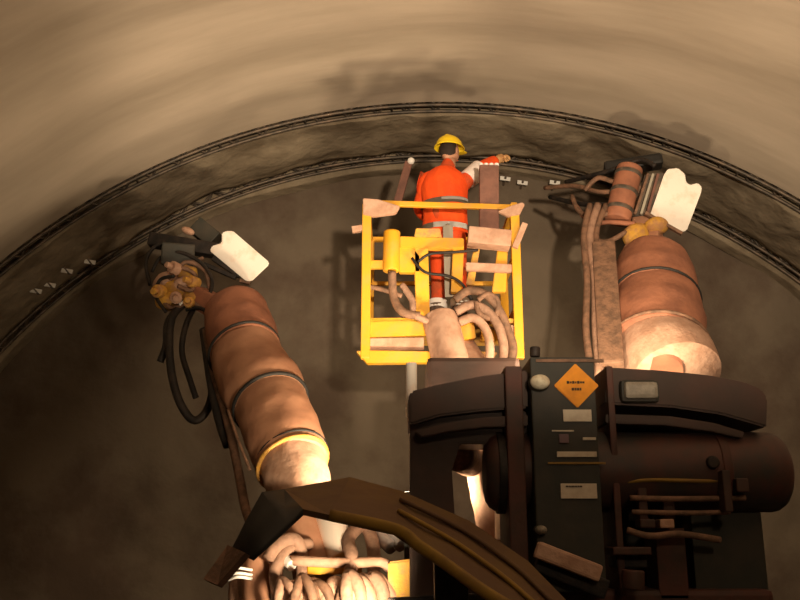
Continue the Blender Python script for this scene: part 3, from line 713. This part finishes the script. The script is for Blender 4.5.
# vest: shell round the trunk
vt = MB(); prof = [(.86,.205,.155),(.95,.20,.150),(1.05,.195,.145),(1.15,.20,.15),(1.28,.215,.155),(1.38,.215,.150),(1.45,.17,.125),(1.50,.10,.09)]
rings = []
for z, rx, ry in prof:
    cu = 446 - (1.2-z)*0
    rings.append([vt.bm.verts.new(V(445,z,.03+(z-.86)*.05)+Vector((rx*math.cos(2*PI*k/36)*(1+.03*math.sin(k*2.1+z*9)), ry*math.sin(2*PI*k/36)*(1+.04*math.sin(k*1.7+z*7)), 0))) for k in range(36)])
for a, b in zip(rings, rings[1:]):
    for k in range(36): vt.bm.faces.new((a[k],a[(k+1)%36],b[(k+1)%36],b[k])).smooth = True
vest = vt.build('vest', M_vest, body)
md = vest.modifiers.new('sub','SUBSURF'); md.levels = 1; md.render_levels = 1
def band(z0, z1, m, par, k0=0, k1=36, grow=1.04, rx=.21, ry=.155, u=445, tilt=0., name='reflective_band'):
    b = MB(); R_ = []
    for z in (z0, z1):
        R_.append([b.bm.verts.new(V(u,z+tilt*math.cos(2*PI*k/36),.03+(z-.86)*.05)+Vector((rx*grow*math.cos(2*PI*k/36), ry*grow*math.sin(2*PI*k/36), 0))) for k in range(k0, k1+1)])
    for k in range(k1-k0): b.bm.faces.new((R_[0][k],R_[0][k+1],R_[1][k+1],R_[1][k])).smooth = True
    bmesh.ops.solidify(b.bm, geom=b.bm.faces[:], thickness=.004)
    return b.build(name, m, par)
band(1.12, 1.175, M_reflg, vest, 0, 36, 1.03, .205, .152, tilt=.015)
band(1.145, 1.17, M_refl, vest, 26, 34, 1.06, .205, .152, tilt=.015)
band(.885, .935, M_reflg, vest, 0, 36, 1.05, .203, .153)
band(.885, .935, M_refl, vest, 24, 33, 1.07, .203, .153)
def cuff(a, b, f0, f1, r, m, name, par):
    A, B_ = Vector(a).lerp(Vector(b), f0), Vector(a).lerp(Vector(b), f1)
    return MB().tube([A, A.lerp(B_,.5), B_], r, 18).build(name, m, par)
cuff(rs_, re_, .25, .95, .088, M_white2, 'sleeve', body)
cuff(re_, rw, .0, .80, [.062,.06,.055], M_vest, 'sleeve', body)
MB().tube([ls_+Vector((.07,0,.05)), ls_, ls_.lerp(le_,.5), le_, le_.lerp(lw,.7)], [.05,.074,.074,.066,.050], 18).build('sleeve', M_vest, body)
cuff(lk, la, .62, .80, .083, M_refl, 'shin_band', body); cuff(rk, ra, .60, .78, .083, M_refl, 'shin_band', body)
# strap hanging between the legs
MB().beam(V(446,.86,-.22), V(447,.22,-.24), .085, .02, .004, up=(0,1,0)).build('harness_strap', M_reflg, body)
MB().box(V(449,.70,-.25), (.09,.03,.05), None, .006).build('buckle', M_refl, body)
MB().tube([V(446,.88,-.15), V(446,.87,-.19), V(446,.85,-.22)], .02, 8).build('belt_loop', M_reflg, body)
for a in (la, ra):
    MB().ball(a+Vector((0,.05,-.055)), .06, (.85,2.1,.75)).tube([a+Vector((0,0,.12)), a+Vector((0,0,0)), a+Vector((0,.01,-.06))], [.07,.062,.06], 14).build('boot', M_boot, body)
# hands: palm and five fingers
def hand(wr, d, up, curl, name='hand', side=1):
    d = Vector(d).normalized(); up = Vector(up); up = (up-d*up.dot(d)).normalized(); sd = d.cross(up)*side
    vs = [wr, wr+d*.05, wr+d*.09]; es = [(0,1),(1,2)]; rd = [.030,.034,.034]
    h0 = skin(name, [vs[0]-d*.03, vs[0], vs[1], vs[2], vs[2]+sd*.02, vs[2]-sd*.02], [(0,1),(1,2),(2,3),(3,4),(3,5)], [.038,.042,.046,.032,.028,.028], M_glove, body, sub=1)
    for i, L in enumerate((.09,.10,.095,.075)):
        b0 = wr+d*.07+sd*(.042-.028*i)
        k1 = b0+d*L*.55; dd = (d*math.cos(curl)-up*math.sin(curl)); k2 = k1+dd*L*.45; dd2 = (d*math.cos(2*curl)-up*math.sin(2*curl)); k3 = k2+dd2*L*.35
        MB().tube([b0, k1, k2, k3], [.017,.016,.0145,.012], 8, sub=3).build('finger', M_glove, h0)
    b0 = wr+d*.02+sd*.025; k1 = b0+sd*.035+d*.03-up*.01; k2 = k1+d*.035+sd*.005-up*.015
    MB().tube([b0, k1, k2], [.02,.018,.014], 8, sub=3).build('thumb', M_glove, h0)
hand(rw, (rw-re_), (0,0,1), .55, side=-1)
hand(lw, Vector((.05,1,-.25)), (0,0,1), .9, side=1)
# ------------------------------------------------------------------ world, camera, view
w = bpy.data.worlds.new('world'); sc.world = w; w.use_nodes = True
bg = w.node_tree.nodes['Background']; bg.inputs[0].default_value = (1,.75,.5,1); bg.inputs[1].default_value = .004
cam = bpy.data.cameras.new('camera'); cam.sensor_width = 36; cam.lens = 36*FPX/800; cam.clip_end = 100
co = bpy.data.objects.new('camera', cam); COL.objects.link(co); co.location = (0,0,EYE); co.rotation_euler = (PI/2+PITCH,0,0)
sc.camera = co
vs = sc.view_settings; vs.view_transform = 'Standard'; vs.look = 'None'; vs.gamma = 1; vs.use_curve_mapping = False; vs.exposure = 0.0
